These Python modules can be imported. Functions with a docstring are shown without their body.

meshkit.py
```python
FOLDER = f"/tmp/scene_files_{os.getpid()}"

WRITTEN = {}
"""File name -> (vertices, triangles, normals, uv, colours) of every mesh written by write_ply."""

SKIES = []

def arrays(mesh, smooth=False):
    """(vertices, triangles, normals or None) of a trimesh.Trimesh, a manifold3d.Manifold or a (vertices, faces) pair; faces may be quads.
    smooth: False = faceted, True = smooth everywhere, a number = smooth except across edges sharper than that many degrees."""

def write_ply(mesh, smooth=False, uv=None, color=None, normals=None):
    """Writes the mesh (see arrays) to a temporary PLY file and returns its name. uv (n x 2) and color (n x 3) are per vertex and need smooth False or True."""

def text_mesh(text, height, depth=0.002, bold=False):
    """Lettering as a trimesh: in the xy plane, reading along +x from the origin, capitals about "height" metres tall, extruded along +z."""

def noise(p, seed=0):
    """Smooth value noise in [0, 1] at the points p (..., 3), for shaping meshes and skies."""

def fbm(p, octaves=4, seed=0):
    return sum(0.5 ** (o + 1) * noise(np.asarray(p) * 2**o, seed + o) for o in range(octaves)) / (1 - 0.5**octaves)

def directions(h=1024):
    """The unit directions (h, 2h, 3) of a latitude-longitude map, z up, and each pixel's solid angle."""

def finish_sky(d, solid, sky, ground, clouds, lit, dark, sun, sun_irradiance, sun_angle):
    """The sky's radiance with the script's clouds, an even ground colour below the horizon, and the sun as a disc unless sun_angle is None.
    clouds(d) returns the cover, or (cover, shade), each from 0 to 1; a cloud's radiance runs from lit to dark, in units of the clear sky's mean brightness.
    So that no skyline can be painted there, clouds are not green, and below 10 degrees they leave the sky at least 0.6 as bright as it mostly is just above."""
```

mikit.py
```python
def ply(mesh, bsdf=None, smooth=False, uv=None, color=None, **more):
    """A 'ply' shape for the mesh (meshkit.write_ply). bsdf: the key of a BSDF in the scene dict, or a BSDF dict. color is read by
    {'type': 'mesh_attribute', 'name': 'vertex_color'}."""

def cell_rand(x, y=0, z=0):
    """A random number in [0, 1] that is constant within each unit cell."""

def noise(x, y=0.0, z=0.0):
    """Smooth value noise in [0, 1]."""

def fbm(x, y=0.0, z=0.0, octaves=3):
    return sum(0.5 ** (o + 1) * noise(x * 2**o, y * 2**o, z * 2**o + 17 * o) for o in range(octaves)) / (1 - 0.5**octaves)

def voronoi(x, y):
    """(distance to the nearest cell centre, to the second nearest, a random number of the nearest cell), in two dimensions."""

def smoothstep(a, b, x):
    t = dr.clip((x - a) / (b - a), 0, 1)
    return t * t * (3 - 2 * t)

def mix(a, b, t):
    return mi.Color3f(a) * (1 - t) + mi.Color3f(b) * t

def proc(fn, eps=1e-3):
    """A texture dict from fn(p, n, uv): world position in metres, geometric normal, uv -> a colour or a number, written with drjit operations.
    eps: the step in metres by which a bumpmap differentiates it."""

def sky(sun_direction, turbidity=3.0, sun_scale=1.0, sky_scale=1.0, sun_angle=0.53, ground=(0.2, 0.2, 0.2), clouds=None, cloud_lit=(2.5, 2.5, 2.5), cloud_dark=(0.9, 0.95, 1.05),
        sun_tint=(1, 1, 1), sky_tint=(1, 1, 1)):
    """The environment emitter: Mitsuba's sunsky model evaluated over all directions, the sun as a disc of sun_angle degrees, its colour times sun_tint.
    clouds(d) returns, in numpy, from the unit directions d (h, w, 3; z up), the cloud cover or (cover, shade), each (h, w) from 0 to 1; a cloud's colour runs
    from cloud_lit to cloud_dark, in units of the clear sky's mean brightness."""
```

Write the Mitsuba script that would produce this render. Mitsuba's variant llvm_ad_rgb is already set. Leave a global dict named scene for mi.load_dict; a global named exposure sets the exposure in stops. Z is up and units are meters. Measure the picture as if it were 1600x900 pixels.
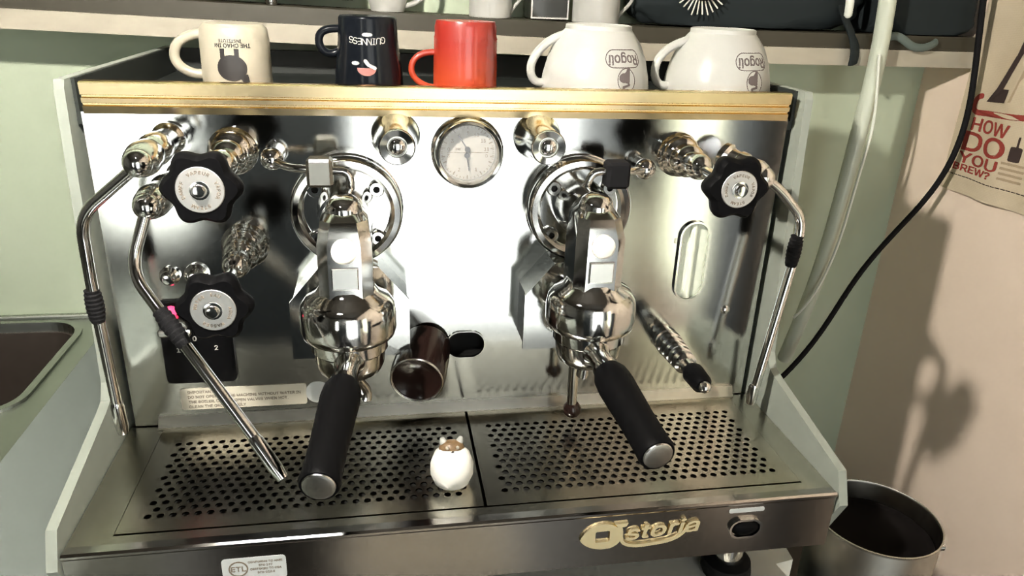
import math, random
import numpy as np, trimesh, mitsuba as mi, mikit, meshkit, manifold3d as m3
from shapely.geometry import Polygon, Point, LineString, box as sbox
from shapely.ops import unary_union
from shapely import affinity
from scipy.interpolate import CubicSpline
T = mi.ScalarTransform4f
random.seed(3); rng = np.random.default_rng(3)
scene, labels = {}, {}
exposure = 0.05

# ---------------------------------------------------------------- camera (a phone held above the drip tray, looking down at the machine)
CAM, FWD, DOWN = np.array([-0.0876, -0.7901, 0.4807]), np.array([0.168226, 0.912653, -0.372511]), np.array([-0.027971, -0.373325, -0.927279])
scene['camera'] = {'type': 'perspective', 'fov': 68.926, 'fov_axis': 'x', 'near_clip': 0.02, 'far_clip': 50.0,
                   'to_world': T().look_at(origin=CAM.tolist(), target=(CAM + FWD).tolist(), up=(-DOWN).tolist())}
# ---------------------------------------------------------------- lights of the room: a warm globe lamp above the drip tray, a glazed door and two windows behind the camera
LAMP_AT, LAMP_R = (-0.28, -0.41, 0.73), 0.016
LAMP = (5000, 4700, 4150)
DOOR_GLOW = (2.7, 2.8, 2.75)
WINDOW_GLOW = (4.2, 4.3, 4.0)
SIDE_GLOW = (1.7, 1.72, 1.25)

# ---------------------------------------------------------------- materials
def rgb(c): return {'type': 'rgb', 'value': list(c)}
def two(b): return {'type': 'twosided', 'bsdf': b}
def mat(name, c, rough=0.5, metal=0.0, spec=0.5, **k):
    scene['finish_' + name] = two({'type': 'principled', 'base_color': c if isinstance(c, dict) else rgb(c), 'roughness': rough, 'metallic': metal, 'specular': spec, **k})
def metal(name, c, au, av=None, material='none', dist='beckmann'):
    scene['finish_' + name] = two({'type': 'roughconductor', 'material': material, 'alpha_u': au, 'alpha_v': av or au, 'distribution': dist, 'specular_reflectance': rgb(c)})
metal('chrome', (.80, .80, .78), .02)
metal('chrome_worn', (.70, .70, .67), .14)
metal('panel_steel', (.74, .75, .73), .016, .03)
metal('tray_steel', (.62, .60, .53), .09)
metal('grate_steel', (.62, .59, .51), .085)
metal('apron_steel', (.50, .48, .46), .04)
metal('trim_brass', (.86, .68, .40), .10)
metal('badge_gold', (.90, .76, .46), .35)
metal('aluminium', (.62, .61, .59), .4)
metal('nut_metal', (.40, .39, .35), .22)
metal('sink_steel', (.50, .52, .49), .33)
metal('bin_steel', (.52, .51, .47), .22)
mat('black_plastic', (.003, .003, .0035), .5, spec=.05)
mat('black_rubber', (.007, .007, .008), .7, spec=.15)
mat('black_cover', (.02, .024, .022), .5, spec=.35)
mat('dark_void', (.01, .01, .01), .9, spec=.1)
mat('paint_grey', (.26, .285, .25), .4)
mat('paint_white', (.74, .76, .71), .35)
mat('dark_amber', (.012, .006, .005), .12, spec=.4)
mat('cream_glaze', (.33, .30, .235), .22, clearcoat=.5)
mat('white_glaze', (.42, .42, .395), .2, clearcoat=.5)
mat('black_glaze', (.004, .005, .007), .15, spec=.22)
mat('grey_print', (.11, .09, .09), .6)
mat('white_print', (.42, .41, .38), .5)
mat('rose_print', (.26, .10, .085), .5)
mat('dark_print', (.02, .018, .018), .4)
mat('dial_paper', (.30, .28, .25), .6)
mat('label_paper', (.58, .54, .45), .6)
mat('label_ink', (.16, .13, .10), .7)
mat('silver_sticker', (.50, .52, .52), .4)
mat('figure_white', (.80, .79, .74), .35)
mat('sink_paint', (.22, .25, .235), .45)
mat('red_lamp', (.75, .06, .10), .2)
mat('ivory', (.83, .80, .72), .3)
mat('slot_glow', (.72, .76, .64), .35)
mat('figure_brown', (.16, .10, .05), .4)
mat('brown_liner', (.040, .036, .024), .55)
mat('vinyl', (.56, .60, .50), .25, clearcoat=.6)
mat('white_cord', (.75, .77, .70), .4)
mat('black_cloth', (.018, .024, .026), .9, sheen=.3, spec=.2)
mat('strap_grey', (.10, .13, .12), .6)
mat('dark_glass', (.018, .018, .014), .08, clearcoat=1.0)
mat('board_white', (.84, .83, .75), .4)
mat('dark_floor', (.05, .04, .035), .6)
mat('dark_cabinet', (.028, .034, .040), .45)
mat('coffee', (.006, .005, .005), .9, spec=.04)
mat('basin', (.050, .040, .034), .45)
mat('basket_white', (.75, .72, .66), .45)
mat('red_brown', (.30, .12, .07), .5)
def wall_tex(a, b, s):
    def f(p, n, uv): return mikit.mix(a, b, mikit.fbm(p.x * s, p.y * s, p.z * s, octaves=4))
    return mikit.proc(f)
mat('wall_sage', wall_tex((.45, .52, .39), (.50, .56, .44), 9), .6, spec=.3)
mat('wall_pink', wall_tex((.86, .70, .58), (.90, .75, .63), 9), .65, spec=.25)
mat('wall_plain', wall_tex((.08, .08, .075), (.10, .10, .095), 7), .7)
mat('dark_boards', wall_tex((.018, .015, .012), (.028, .023, .018), 6), .6)
mat('shelf_paint', wall_tex((.36, .33, .265), (.42, .385, .31), 30), .5)
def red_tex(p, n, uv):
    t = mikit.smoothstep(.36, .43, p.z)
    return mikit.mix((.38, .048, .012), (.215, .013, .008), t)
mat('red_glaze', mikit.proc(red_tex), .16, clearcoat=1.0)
def cloth_tex(p, n, uv):
    w = .5 + .25 * dr_sin(p.y * 2600) + .25 * dr_sin(p.z * 2600)
    return mikit.mix((.54, .44, .31), (.68, .58, .44), w * .5 + .5 * mikit.fbm(p.y * 25, p.z * 25))
def dr_sin(x):
    import drjit as dr
    return dr.sin(x)
mat('towel_cloth', mikit.proc(cloth_tex), .9, spec=.1)
mat('towel_red', (.30, .055, .045), .9, spec=.1)
mat('towel_dark', (.055, .038, .035), .9, spec=.1)
mat('towel_tan', (.42, .32, .22), .9, spec=.1)
scene['finish_gauge_glass'] = {'type': 'thindielectric', 'int_ior': 1.5}

# ---------------------------------------------------------------- mesh helpers
def E(key, mesh, bsdf, sm=35, **lab):
    bsdf = 'finish_' + bsdf
    scene[key] = mikit.ply(mesh, bsdf, smooth=sm) if 'uv' not in lab else mikit.ply(mesh, bsdf, smooth=False, uv=lab.pop('uv'))
    if lab: L(key, **lab)
    return key
def L(key, label=None, cat=None, group=None, kind=None):
    d = {k: v for k, v in (('label', label), ('category', cat), ('group', group), ('kind', kind)) if v}
    if d: labels[key] = d
count = {}
def N(base):
    n = count.get(base, -1) + 1; count[base] = n
    return base if n == 0 else f'{base}_{n:03d}'
V = lambda *a: np.array(a, float)
def cat(*ms): return trimesh.util.concatenate([m for m in ms])
def align(axis):
    a = np.array(axis, float); a /= np.linalg.norm(a)
    return trimesh.geometry.align_vectors([0, 0, 1], a)
def lathe(prof, at=(0, 0, 0), axis=(0, 0, 1), n=48):
    m = trimesh.creation.revolve(np.array(prof, float), sections=n)
    m.apply_transform(align(axis)); m.apply_translation(at); return m
def cyl(a, b, r, n=24, r2=None, bev=0.0):
    a, b = np.array(a, float), np.array(b, float); h = np.linalg.norm(b - a); r2 = r if r2 is None else r2
    p = [(0, 0), (r - bev, 0), (r, bev), (r2, h - bev), (r2 - bev, h), (0, h)] if bev else [(0, 0), (r, 0), (r2, h), (0, h)]
    return lathe(p, a, b - a, n)
def bx(lo, hi, c=0.0):
    lo, hi = np.array(lo, float), np.array(hi, float)
    if c == 0: return trimesh.creation.box(bounds=[lo, hi])
    pts = []
    for s in np.ndindex(2, 2, 2):
        q = np.where(s, hi, lo); d = np.where(s, -c, c)
        for k in range(3):
            w = q + d; w[k] = q[k]; pts.append(w)
    return trimesh.convex.convex_hull(np.array(pts))
def sph(at, r, sub=3, scale=(1, 1, 1)):
    m = trimesh.creation.icosphere(subdivisions=sub, radius=r); m.apply_scale(scale); m.apply_translation(at); return m
def bend(pts, rad=.02, n=8):
    pts = [np.array(p, float) for p in pts]; out = [pts[0]]
    for a, b, c in zip(pts, pts[1:], pts[2:]):
        d1, d2 = a - b, c - b; r = min(rad, np.linalg.norm(d1) * .45, np.linalg.norm(d2) * .45)
        p, q = b + d1 / np.linalg.norm(d1) * r, b + d2 / np.linalg.norm(d2) * r
        out += [(1 - t) ** 2 * p + 2 * t * (1 - t) * b + t * t * q for t in np.linspace(0, 1, n)]
    return np.array(out + [pts[-1]])
def curve(pts, n=40):
    pts = np.array(pts, float); s = np.r_[0, np.cumsum(np.linalg.norm(np.diff(pts, axis=0), axis=1))]
    return CubicSpline(s, pts)(np.linspace(0, s[-1], n))
def tube(pts, r, n=14, ry=None, side=None):
    """round (or, with ry, flattened) tube along the points; r a number or one per point"""
    pts = np.array(pts, float); k = len(pts); R = np.broadcast_to(r, k)
    tg = np.gradient(pts, axis=0); tg /= np.linalg.norm(tg, axis=1)[:, None]
    u = np.array(side if side is not None else ([0, 0, 1] if abs(tg[0][2]) < .9 else [1, 0, 0]), float)
    v, a = [], np.arange(n) * 2 * np.pi / n
    for i in range(k):
        u = u - tg[i] * np.dot(u, tg[i]); u /= np.linalg.norm(u); w = np.cross(tg[i], u)
        v.append(pts[i] + R[i] * np.cos(a)[:, None] * u + (R[i] if ry is None else ry * R[i]) * np.sin(a)[:, None] * w)
    v = np.vstack(v + [pts[:1], pts[-1:]]); f = []
    for i in range(k - 1):
        for j in range(n):
            q = [i * n + j, i * n + (j + 1) % n, (i + 1) * n + (j + 1) % n, (i + 1) * n + j]; f += [[q[0], q[1], q[2]], [q[0], q[2], q[3]]]
    f += [[k * n, (j + 1) % n, j] for j in range(n)] + [[k * n + 1, (k - 1) * n + j, (k - 1) * n + (j + 1) % n] for j in range(n)]
    return trimesh.Trimesh(v, f, process=False)
XZ = np.array([[1, 0, 0, 0], [0, 0, -1, 0], [0, 1, 0, 0], [0, 0, 0, 1.0]])      # x -> x, y -> z, thickness towards the camera (-y)
YZ = np.array([[0, 0, 1, 0], [1, 0, 0, 0], [0, 1, 0, 0], [0, 0, 0, 1.0]])       # x -> y, y -> z, thickness along +x
def ext(poly, h, M=None, at=(0, 0, 0)):
    ms = [trimesh.creation.extrude_polygon(g, h, engine='earcut') for g in getattr(poly, 'geoms', [poly]) if g.area > 1e-10]
    m = cat(*ms)
    if M is not None: m.apply_transform(M)
    m.apply_translation(at); return m
def stadium(cx, cy, w, h):
    r = min(w, h) / 2
    return (LineString([(cx - w / 2 + r, cy), (cx + w / 2 - r, cy)]) if w > h else LineString([(cx, cy - h / 2 + r), (cx, cy + h / 2 - r)])).buffer(r, 16)
def rrect(x0, y0, x1, y1, r): return sbox(x0 + r, y0 + r, x1 - r, y1 - r).buffer(r, 8)
def text(s, h, centre=(0, 0), depth=.0006, rot=0, bold=True):
    m = meshkit.text_mesh(s, h, depth, bold); b = m.bounds; m.apply_translation([-(b[0][0] + b[1][0]) / 2, -(b[0][1] + b[1][1]) / 2, 0])
    m.apply_transform(trimesh.transformations.rotation_matrix(rot, [0, 0, 1])); m.apply_translation([centre[0], centre[1], 0]); return m
def put(m, M, at): m = m.copy(); m.apply_transform(M); m.apply_translation(at); return m
def wrap(m, at, rad, z0=None):
    """lay a flat mesh (x along, y up, z out) round an upright body: rad(z) is its radius at the height z; x = 0 faces the camera (-y)"""
    m = m.subdivide_to_size(.0025, max_iter=12); v = np.array(m.vertices); z = v[:, 1] + at[2]; r0 = np.array([rad(q) for q in z]); a = v[:, 0] / r0.mean(); r = r0 + v[:, 2]
    m.vertices = np.stack([at[0] + r * np.sin(a), at[1] - r * np.cos(a), z], 1); return m
def man(m): return m3.Manifold(m3.Mesh(np.array(m.vertices, np.float32), np.array(m.faces, np.uint32)))
def tri(q): t = q.to_mesh(); return trimesh.Trimesh(t.vert_properties[:, :3], t.tri_verts)
def hull(*ms): return trimesh.convex.convex_hull(np.vstack([m.vertices for m in ms]))

# ================================================================ the room
XR, YB, YF, XL, ZF, ZC = .85, .42, -2.30, -2.0, -.95, 1.55
def wallbox(name, lo, hi, m): E(name, bx(lo, hi), m, False, kind='structure')
wallbox('wall_back', (XL, YB, ZF), (XR + .06, YB + .06, ZC), 'wall_sage')
wallbox('wall_left', (XL - .06, YF, ZF), (XL, YB + .06, ZC), 'wall_plain')
wallbox('floor', (XL - .06, YF - .06, ZF - .05), (XR + .06, YB + .06, ZF), 'floor_tile')
wallbox('ceiling', (XL - .06, YF - .06, ZC), (XR + .06, YB + .06, ZC + .05), 'dark_boards')
def tile(p, n, uv):
    import drjit as dr
    c = mikit.cell_rand(p.x / .33, p.y / .33); fx = p.x / .33 - dr.floor(p.x / .33); fy = p.y / .33 - dr.floor(p.y / .33)
    g = dr.minimum(dr.minimum(fx, 1 - fx), dr.minimum(fy, 1 - fy))
    return mikit.mix((.03, .03, .03), mikit.mix((.07, .065, .06), (.10, .09, .08), c), mikit.smoothstep(.008, .02, g))
mat('floor_tile', mikit.proc(tile), .28)
# the wall behind the camera with its glazed door and window, the side wall with a window: built as panels round the openings
def holed_wall(name, poly, M, at, m): E(name, ext(poly, .06, M, at), m, False, kind='structure')
DX0, DX1, DZ1 = -.22, .78, 1.05
WX0, WX1, WZ0, WZ1 = -1.22, -.80, -.45, .95
front = sbox(XL, ZF, XR + .06, ZC) - sbox(DX0, ZF - .1, DX1, DZ1) - sbox(WX0, WZ0, WX1, WZ1)
holed_wall('wall_front', front, XZ, (0, YF, 0), 'wall_plain')
SY0, SY1, SZ0, SZ1 = -1.55, -1.04, -.40, .70
holed_wall('wall_right', sbox(YF - .06, ZF, YB, ZC) - sbox(SY0, SZ0, SY1, SZ1), YZ, (XR, 0, 0), 'wall_pink')
def glow(m, c): return {**m, 'emitter': {'type': 'area', 'radiance': rgb(c)}}
def pane(key, v, c):                                  # one lit sheet, facing the room
    m = trimesh.Trimesh(v, [[0, 1, 2], [0, 2, 3]], process=False); scene[key] = glow(mikit.ply(m, 'finish_ivory'), c)
def framed(name, poly, M, at, m): E(name, ext(poly - poly.buffer(-.035), .07, M, at), m, False, kind='structure')
framed('door_1', sbox(DX0, ZF, DX1, DZ1), XZ, (0, YF + .01, 0), 'paint_white')
pane('door_1__pane', [(DX0, YF - .03, ZF), (DX0, YF - .03, DZ1), (DX1, YF - .03, DZ1), (DX1, YF - .03, ZF)], DOOR_GLOW)
framed('window_1', sbox(WX0, WZ0, WX1, WZ1), XZ, (0, YF + .01, 0), 'paint_white')
pane('window_1__pane', [(WX0, YF - .03, WZ0), (WX0, YF - .03, WZ1), (WX1, YF - .03, WZ1), (WX1, YF - .03, WZ0)], WINDOW_GLOW)
framed('window_2', sbox(SY0, SZ0, SY1, SZ1), YZ, (XR - .01, 0, 0), 'paint_white')
pane('window_2__pane', [(XR + .03, SY0, SZ0), (XR + .03, SY1, SZ0), (XR + .03, SY1, SZ1), (XR + .03, SY0, SZ1)][::-1], SIDE_GLOW)
# globe lamp on a rod from the ceiling
K = 'globe_lamp'
L(K, 'round glowing globe lamp hanging from the ceiling in front of the machine', 'lamp')
scene[K + '__globe'] = glow(mikit.ply(sph(LAMP_AT, LAMP_R), 'finish_ivory', smooth=True), LAMP)
E(K + '__rod', cyl(V(*LAMP_AT) + (0, 0, LAMP_R), (LAMP_AT[0], LAMP_AT[1], ZC), .008), 'black_plastic')
# tall dark cupboard behind the camera and the white basket on the floor, both seen in the steel
K = 'tall_cupboard'
L(K, 'tall dark cupboard standing across the room, mirrored in the steel front', 'cupboard')
E(K + '__carcass', bx((-.585, -1.75, ZF), (-.165, -1.30, .85), .006), 'dark_cabinet', False)
for i, x in enumerate((-.580, -.374)): E(N(K + '__door'), bx((x, -1.298, ZF + .06), (x + .203, -1.28, .84), .004), 'dark_cabinet', False)
K = 'fridge'
L(K, 'white fridge with a dark upper door in the far corner, mirrored in the steel front', 'fridge')
E(K + '__cabinet', bx((.69, -2.2, ZF), (.845, -1.62, .80), .006), 'dark_cabinet', False)
E(K + '__door', bx((.69, -1.619, -.16), (.845, -1.60, .79), .005), 'dark_cabinet', False)
E(K + '__lower_door', bx((.69, -1.619, ZF + .05), (.845, -1.60, -.17), .005), 'board_white', False, label='white lower door')
K = 'rubbish_bin'
L(K, 'tall narrow dark bin by the pink wall, mirrored in the right of the steel front', 'bin')
E(K + '__shell', bx((.76, -1.00, ZF), (.845, -.80, .30), .01), 'dark_cabinet', False)
E(K + '__lid', bx((.755, -1.005, .301), (.848, -.795, .34), .012), 'black_plastic', False)
K = 'laundry_basket'
L(K, 'white plastic basket with oval holes on the floor, mirrored in the apron', 'basket')
hw = sbox(-.17, 0, .17, .26)
for zz in range(3):
    for xx in range(4): hw = hw - affinity.rotate(stadium(-.105 + .07 * xx, .07 + .06 * zz, .03, .045), -20)
E(K + '__wall', cat(ext(hw, .006, XZ, (0, -.86, ZF)), ext(sbox(-.17, 0, .17, .26), .006, XZ, (0, -1.14, ZF)),
    bx((-.17, -1.14, ZF), (-.164, -.86, ZF + .26)), bx((.164, -1.14, ZF), (.17, -.86, ZF + .26)), bx((-.17, -1.14, ZF), (.17, -.86, ZF + .008))), 'basket_white', False)
E(K + '__rim', cat(bx((-.185, -.868, ZF + .25), (.185, -.845, ZF + .27), .004), bx((-.185, -1.155, ZF + .25), (.185, -1.13, ZF + .27), .004), bx((-.185, -1.155, ZF + .25), (-.16, -.845, ZF + .27), .004), bx((.16, -1.155, ZF + .25), (.185, -.845, ZF + .27), .004)), 'basket_white', False)

# ================================================================ counters
K = 'sink_unit'
L(K, 'grey steel sink unit with a dark rounded basin left of the machine', 'sink')
SZ = -.042
top = sbox(-1.6, -.60, -.525, .419) - rrect(-1.30, .115, -.562, .392, .05)
E(K + '__top', ext(top, .012, None, (0, 0, SZ - .012)), 'sink_steel', False)
E(K + '__side', trimesh.convex.convex_hull(np.array([(-.5249, y, z) for y in (-.6, .419) for z in (SZ, ZF)] + [(-.435, y, z) for y in (-.6, .419) for z in (-.142, ZF)])), 'sink_paint', False, label='blue-grey side')
bs = rrect(-1.30, .115, -.562, .392, .05)
E(K + '__basin', cat(ext(bs - bs.buffer(-.004), .16, None, (0, 0, SZ - .172)), ext(bs, .004, None, (0, 0, SZ - .176))), 'basin', 40, label='dark basin')
E(K + '__rim', cat(ext(bs.buffer(.010) - bs, .004, None, (0, 0, SZ))), 'sink_steel', 40)
E(K + '__splash', bx((-1.6, .408, SZ), (-.54, .419, SZ + .008), .002), 'sink_steel', False)
K = 'counter_board'
L(K, 'pale counter board with a cut corner that the espresso machine stands on', 'counter')
cb = Polygon([(-.43, -.21), (.372, -.21), (0.3634, -0.1523), (0.3883, -0.1479), (0.3906, -0.1235), (.415, .41), (-.43, .41)])
E(K + '__slab', ext(cb, .034, None, (0, 0, -.179)), 'board_white', False)
E(K + '__support', bx((-.41, -.12, ZF), (.36, .40, -.1795)), 'dark_cabinet', False, label='dark cupboard below')
K = 'side_cart'
L(K, 'low dark cart between the counter and the pink wall', 'cart')
E(K + '__top', bx((.44, -.42, -.470), (.835, .40, -.445), .003), 'dark_floor', False)
for x in (.46, .80):
    for y in (-.40, .37): E(N(K + '__leg'), bx((x, y, ZF), (x + .025, y + .025, -.470)), 'dark_floor', False)

# ================================================================ the espresso machine
M = 'espresso_machine'
L(M, 'two-group espresso machine in polished steel with a brass top trim', 'espresso machine')
H = .355
panel = sbox(-.372, .001, .368, H) - stadium(.0046, .0880, .045, .033) - stadium(.2745, .1862, .036, .098)
pm = ext(panel, .0025, XZ, (0, .0025, 0))
E(M + '__front_panel', pm, 'panel_steel', uv=np.array(pm.vertices)[:, [0, 2]])
E(M + '__inner_body', cat(bx((-.370, .02, -.07), (.366, .395, .34))), 'dark_void', False)
# cup tray on top, sunk behind the trim
ZT = .352
E(M + '__cup_tray', cat(bx((-.378, .005, ZT - .010), (.376, .40, ZT)), bx((-.3765, .39, ZT), (.3755, .40, .384)), bx((-.3778, .005, ZT), (-.3745, .40, .3855)), bx((.3735, .005, ZT), (.3772, .40, .3855))), 'black_cover', False, label='black recessed cup tray')
# brass trim with two grooves
zs = [(.354, 0), (.3545, -.008), (.3615, -.0095), (.3625, -.0065), (.3638, -.0065), (.3648, -.0098), (.3692, -.0102), (.3702, -.0070), (.3715, -.0070), (.3725, -.0105), (.3835, -.0112), (.3845, -.0085), (.3845, .004), (.354, .004)]
E(M + '__brass_trim', ext(Polygon([(y, z) for z, y in zs]), .7285, YZ, (-.3665, 0, 0)), 'trim_brass', False, label='grooved brass trim')
for s, x in ((-1, -.388), (1, .3775)):
    prof = Polygon([(.40, -.07), (.40, .386), (-.008, .386), (-.012, .378), (-.030, .075), (-.040, .058), (-0.0558, 0.0531), (-0.2026, 0.0225), (-0.2170, -0.0115), (-.19, -.07)])
    E(N(M + '__side_panel'), ext(prof, .0095, YZ, (x, 0, 0)), 'paint_grey', False, label='grey painted side panel')
E(M + '__panel_lip', trimesh.convex.convex_hull(np.array([(x, y, z) for x in (-.345, .352) for y, z in ((.001, .0145), (-.004, .0145), (-.011, .003), (-.011, .0), (.001, .0))])), 'tray_steel', False)
# drip tray: frame, basin, apron
fr = sbox(-.377, -.210, .377, .0) - sbox(-.3405, -.188, .3485, -.004)
E(M + '__tray_frame', ext(fr, .003, None, (0, 0, -.0035)), 'tray_steel', False)
E(M + '__tray_basin', cat(bx((-.345, -.195, -.036), (.352, .0, -.033)), bx((-.345, -.195, -.035), (-.3408, .0, -.0036)), bx((.3488, -.195, -.035), (.352, .0, -.0036)), bx((-.345, -.195, -.035), (.352, -.1885, -.0036))), 'dark_void', False)
ap = Polygon([(-.200, -.0035), (-.200, .0005), (-.2105, .0015), (-.2130, .0), (-.2130, -.0025), (-.2115, -.005), (-.2110, -.0665), (-.2035, -.0675), (-.2035, -.0035)])
E(M + '__front_apron', ext(ap, .752, YZ, (-.3765, 0, 0)), 'apron_steel', False)
E(M + '__base', bx((-.36, -.19, -.0665), (.36, .38, -.0400)), 'dark_void', False)
def foot(x, y):
    K = N(M + '__foot')
    E(K, lathe([(0, 0), (.012, 0), (.013, .03), (.017, .034), (.017, .060), (.0, .060)][::-1] if 0 else [(0, -.122), (.017, -.122), (.017, -.0668), (0, -.0668)], (x, y, 0)), 'chrome')
    E(K + '__rubber_pad', lathe([(0, -.145), (.026, -.145), (.029, -.138), (.027, -.126), (.018, -.1221), (0, -.1221)], (x, y, 0)), 'black_rubber', label='black rubber pad')
for x, y in ((.297, -.155), (-.30, -.155)): foot(x, y)

# ---- group heads
def group(x0):
    K = N(M + '__group_flange'); c = (x0, 0, .2585)
    E(K, lathe([(0, .018), (.044, .018), (.0455, .027), (.049, .030), (.0545, .029), (.0575, .024), (.0575, .013), (.0555, .012), (.0555, .009), (.0585, .007), (.0585, 0), (0, 0)][::-1], c, (0, -1, 0), 64), 'chrome')
    for dx, dz in ((-.031, .024), (.031, .024), (-.031, -.029), (.031, -.029)):
        p = (c[0] + dx, -.018, c[2] + dz)
        B = N(K + '__bolt')
        E(B, lathe([(.0035, .003), (.0035, .008), (.0070, .008), (.0082, .006), (.0082, 0)][::-1], p, (0, -1, 0), 20), 'chrome')
        E(B + '__socket', cyl(p, V(*p) + (0, -.0035, 0), .0034, 6), 'dark_void', False)
    # house-shaped cover under the flange
    K = N(M + '__group_housing')
    hs = Polygon([(-.060, .105), (.060, .105), (.060, .167), (.030, .203), (-.030, .203), (-.060, .167)])
    a = ext(hs, .045, XZ, (x0, .0, .0)); b = ext(hs.buffer(.0022, join_style=2), .004, XZ, (x0, -.0445, 0))
    E(K, cat(a, b), 'panel_steel', False)
    # casting: horizontal neck and upright head
    K = N(M + '__group_head')
    neck = hull(cyl((x0, -.018, .262), (x0, -.03, .262), .030, 32), cyl((x0, -.07, .2655), (x0, -.072, .2655), .0255, 32))
    octo = lambda w, d, c: Polygon([(-w + c, -d), (w - c, -d), (w, -d + c), (w, d - c), (w - c, d), (-w + c, d), (-w, d - c), (-w, -d + c)])
    head = hull(ext(octo(.0255, .030, .010), .055, None, (x0, -.088, .196)), ext(octo(.022, .024, .010), .006, None, (x0, -.084, .266)), sph((x0, -.078, .262), .024, 2))
    E(K, tri(man(neck) + man(head)), 'chrome', 30)
    for w in (1,): E(K + '__top_boss', lathe([(0, .016), (.010, .015), (.016, .010), (.018, .002), (.019, -.006), (0, -.006)][::-1], (x0, -.082, .276), (0, -.35, 1)), 'chrome', 50)
    E(K + '__round_cap', lathe([(0, .0062), (.0095, .006), (.0118, .0042), (.0122, 0), (.0122, -.004), (0, -.004)][::-1], (x0, -.1165, .2472), (0, -1, .12), 40), 'ivory', 40, label='round ivory cap')
    E(K + '__face_plate', hull(bx((x0 - .0125, -.1198, .209), (x0 + .0125, -.117, .2315)), bx((x0 - .0115, -.1205, .2105), (x0 + .0115, -.119, .230))), 'chrome_worn', False)
    K = N(M + '__group_collar')
    E(K, lathe([(.0, .150), (.041, .150), (.0455, .153), (.0475, .160), (.0475, .176), (.0455, .186), (.040, .193), (.031, .198), (.027, .204), (0, .204)], (x0, -.092, 0), n=64), 'chrome', 50)
group(-.1240); group(.1262)
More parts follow.
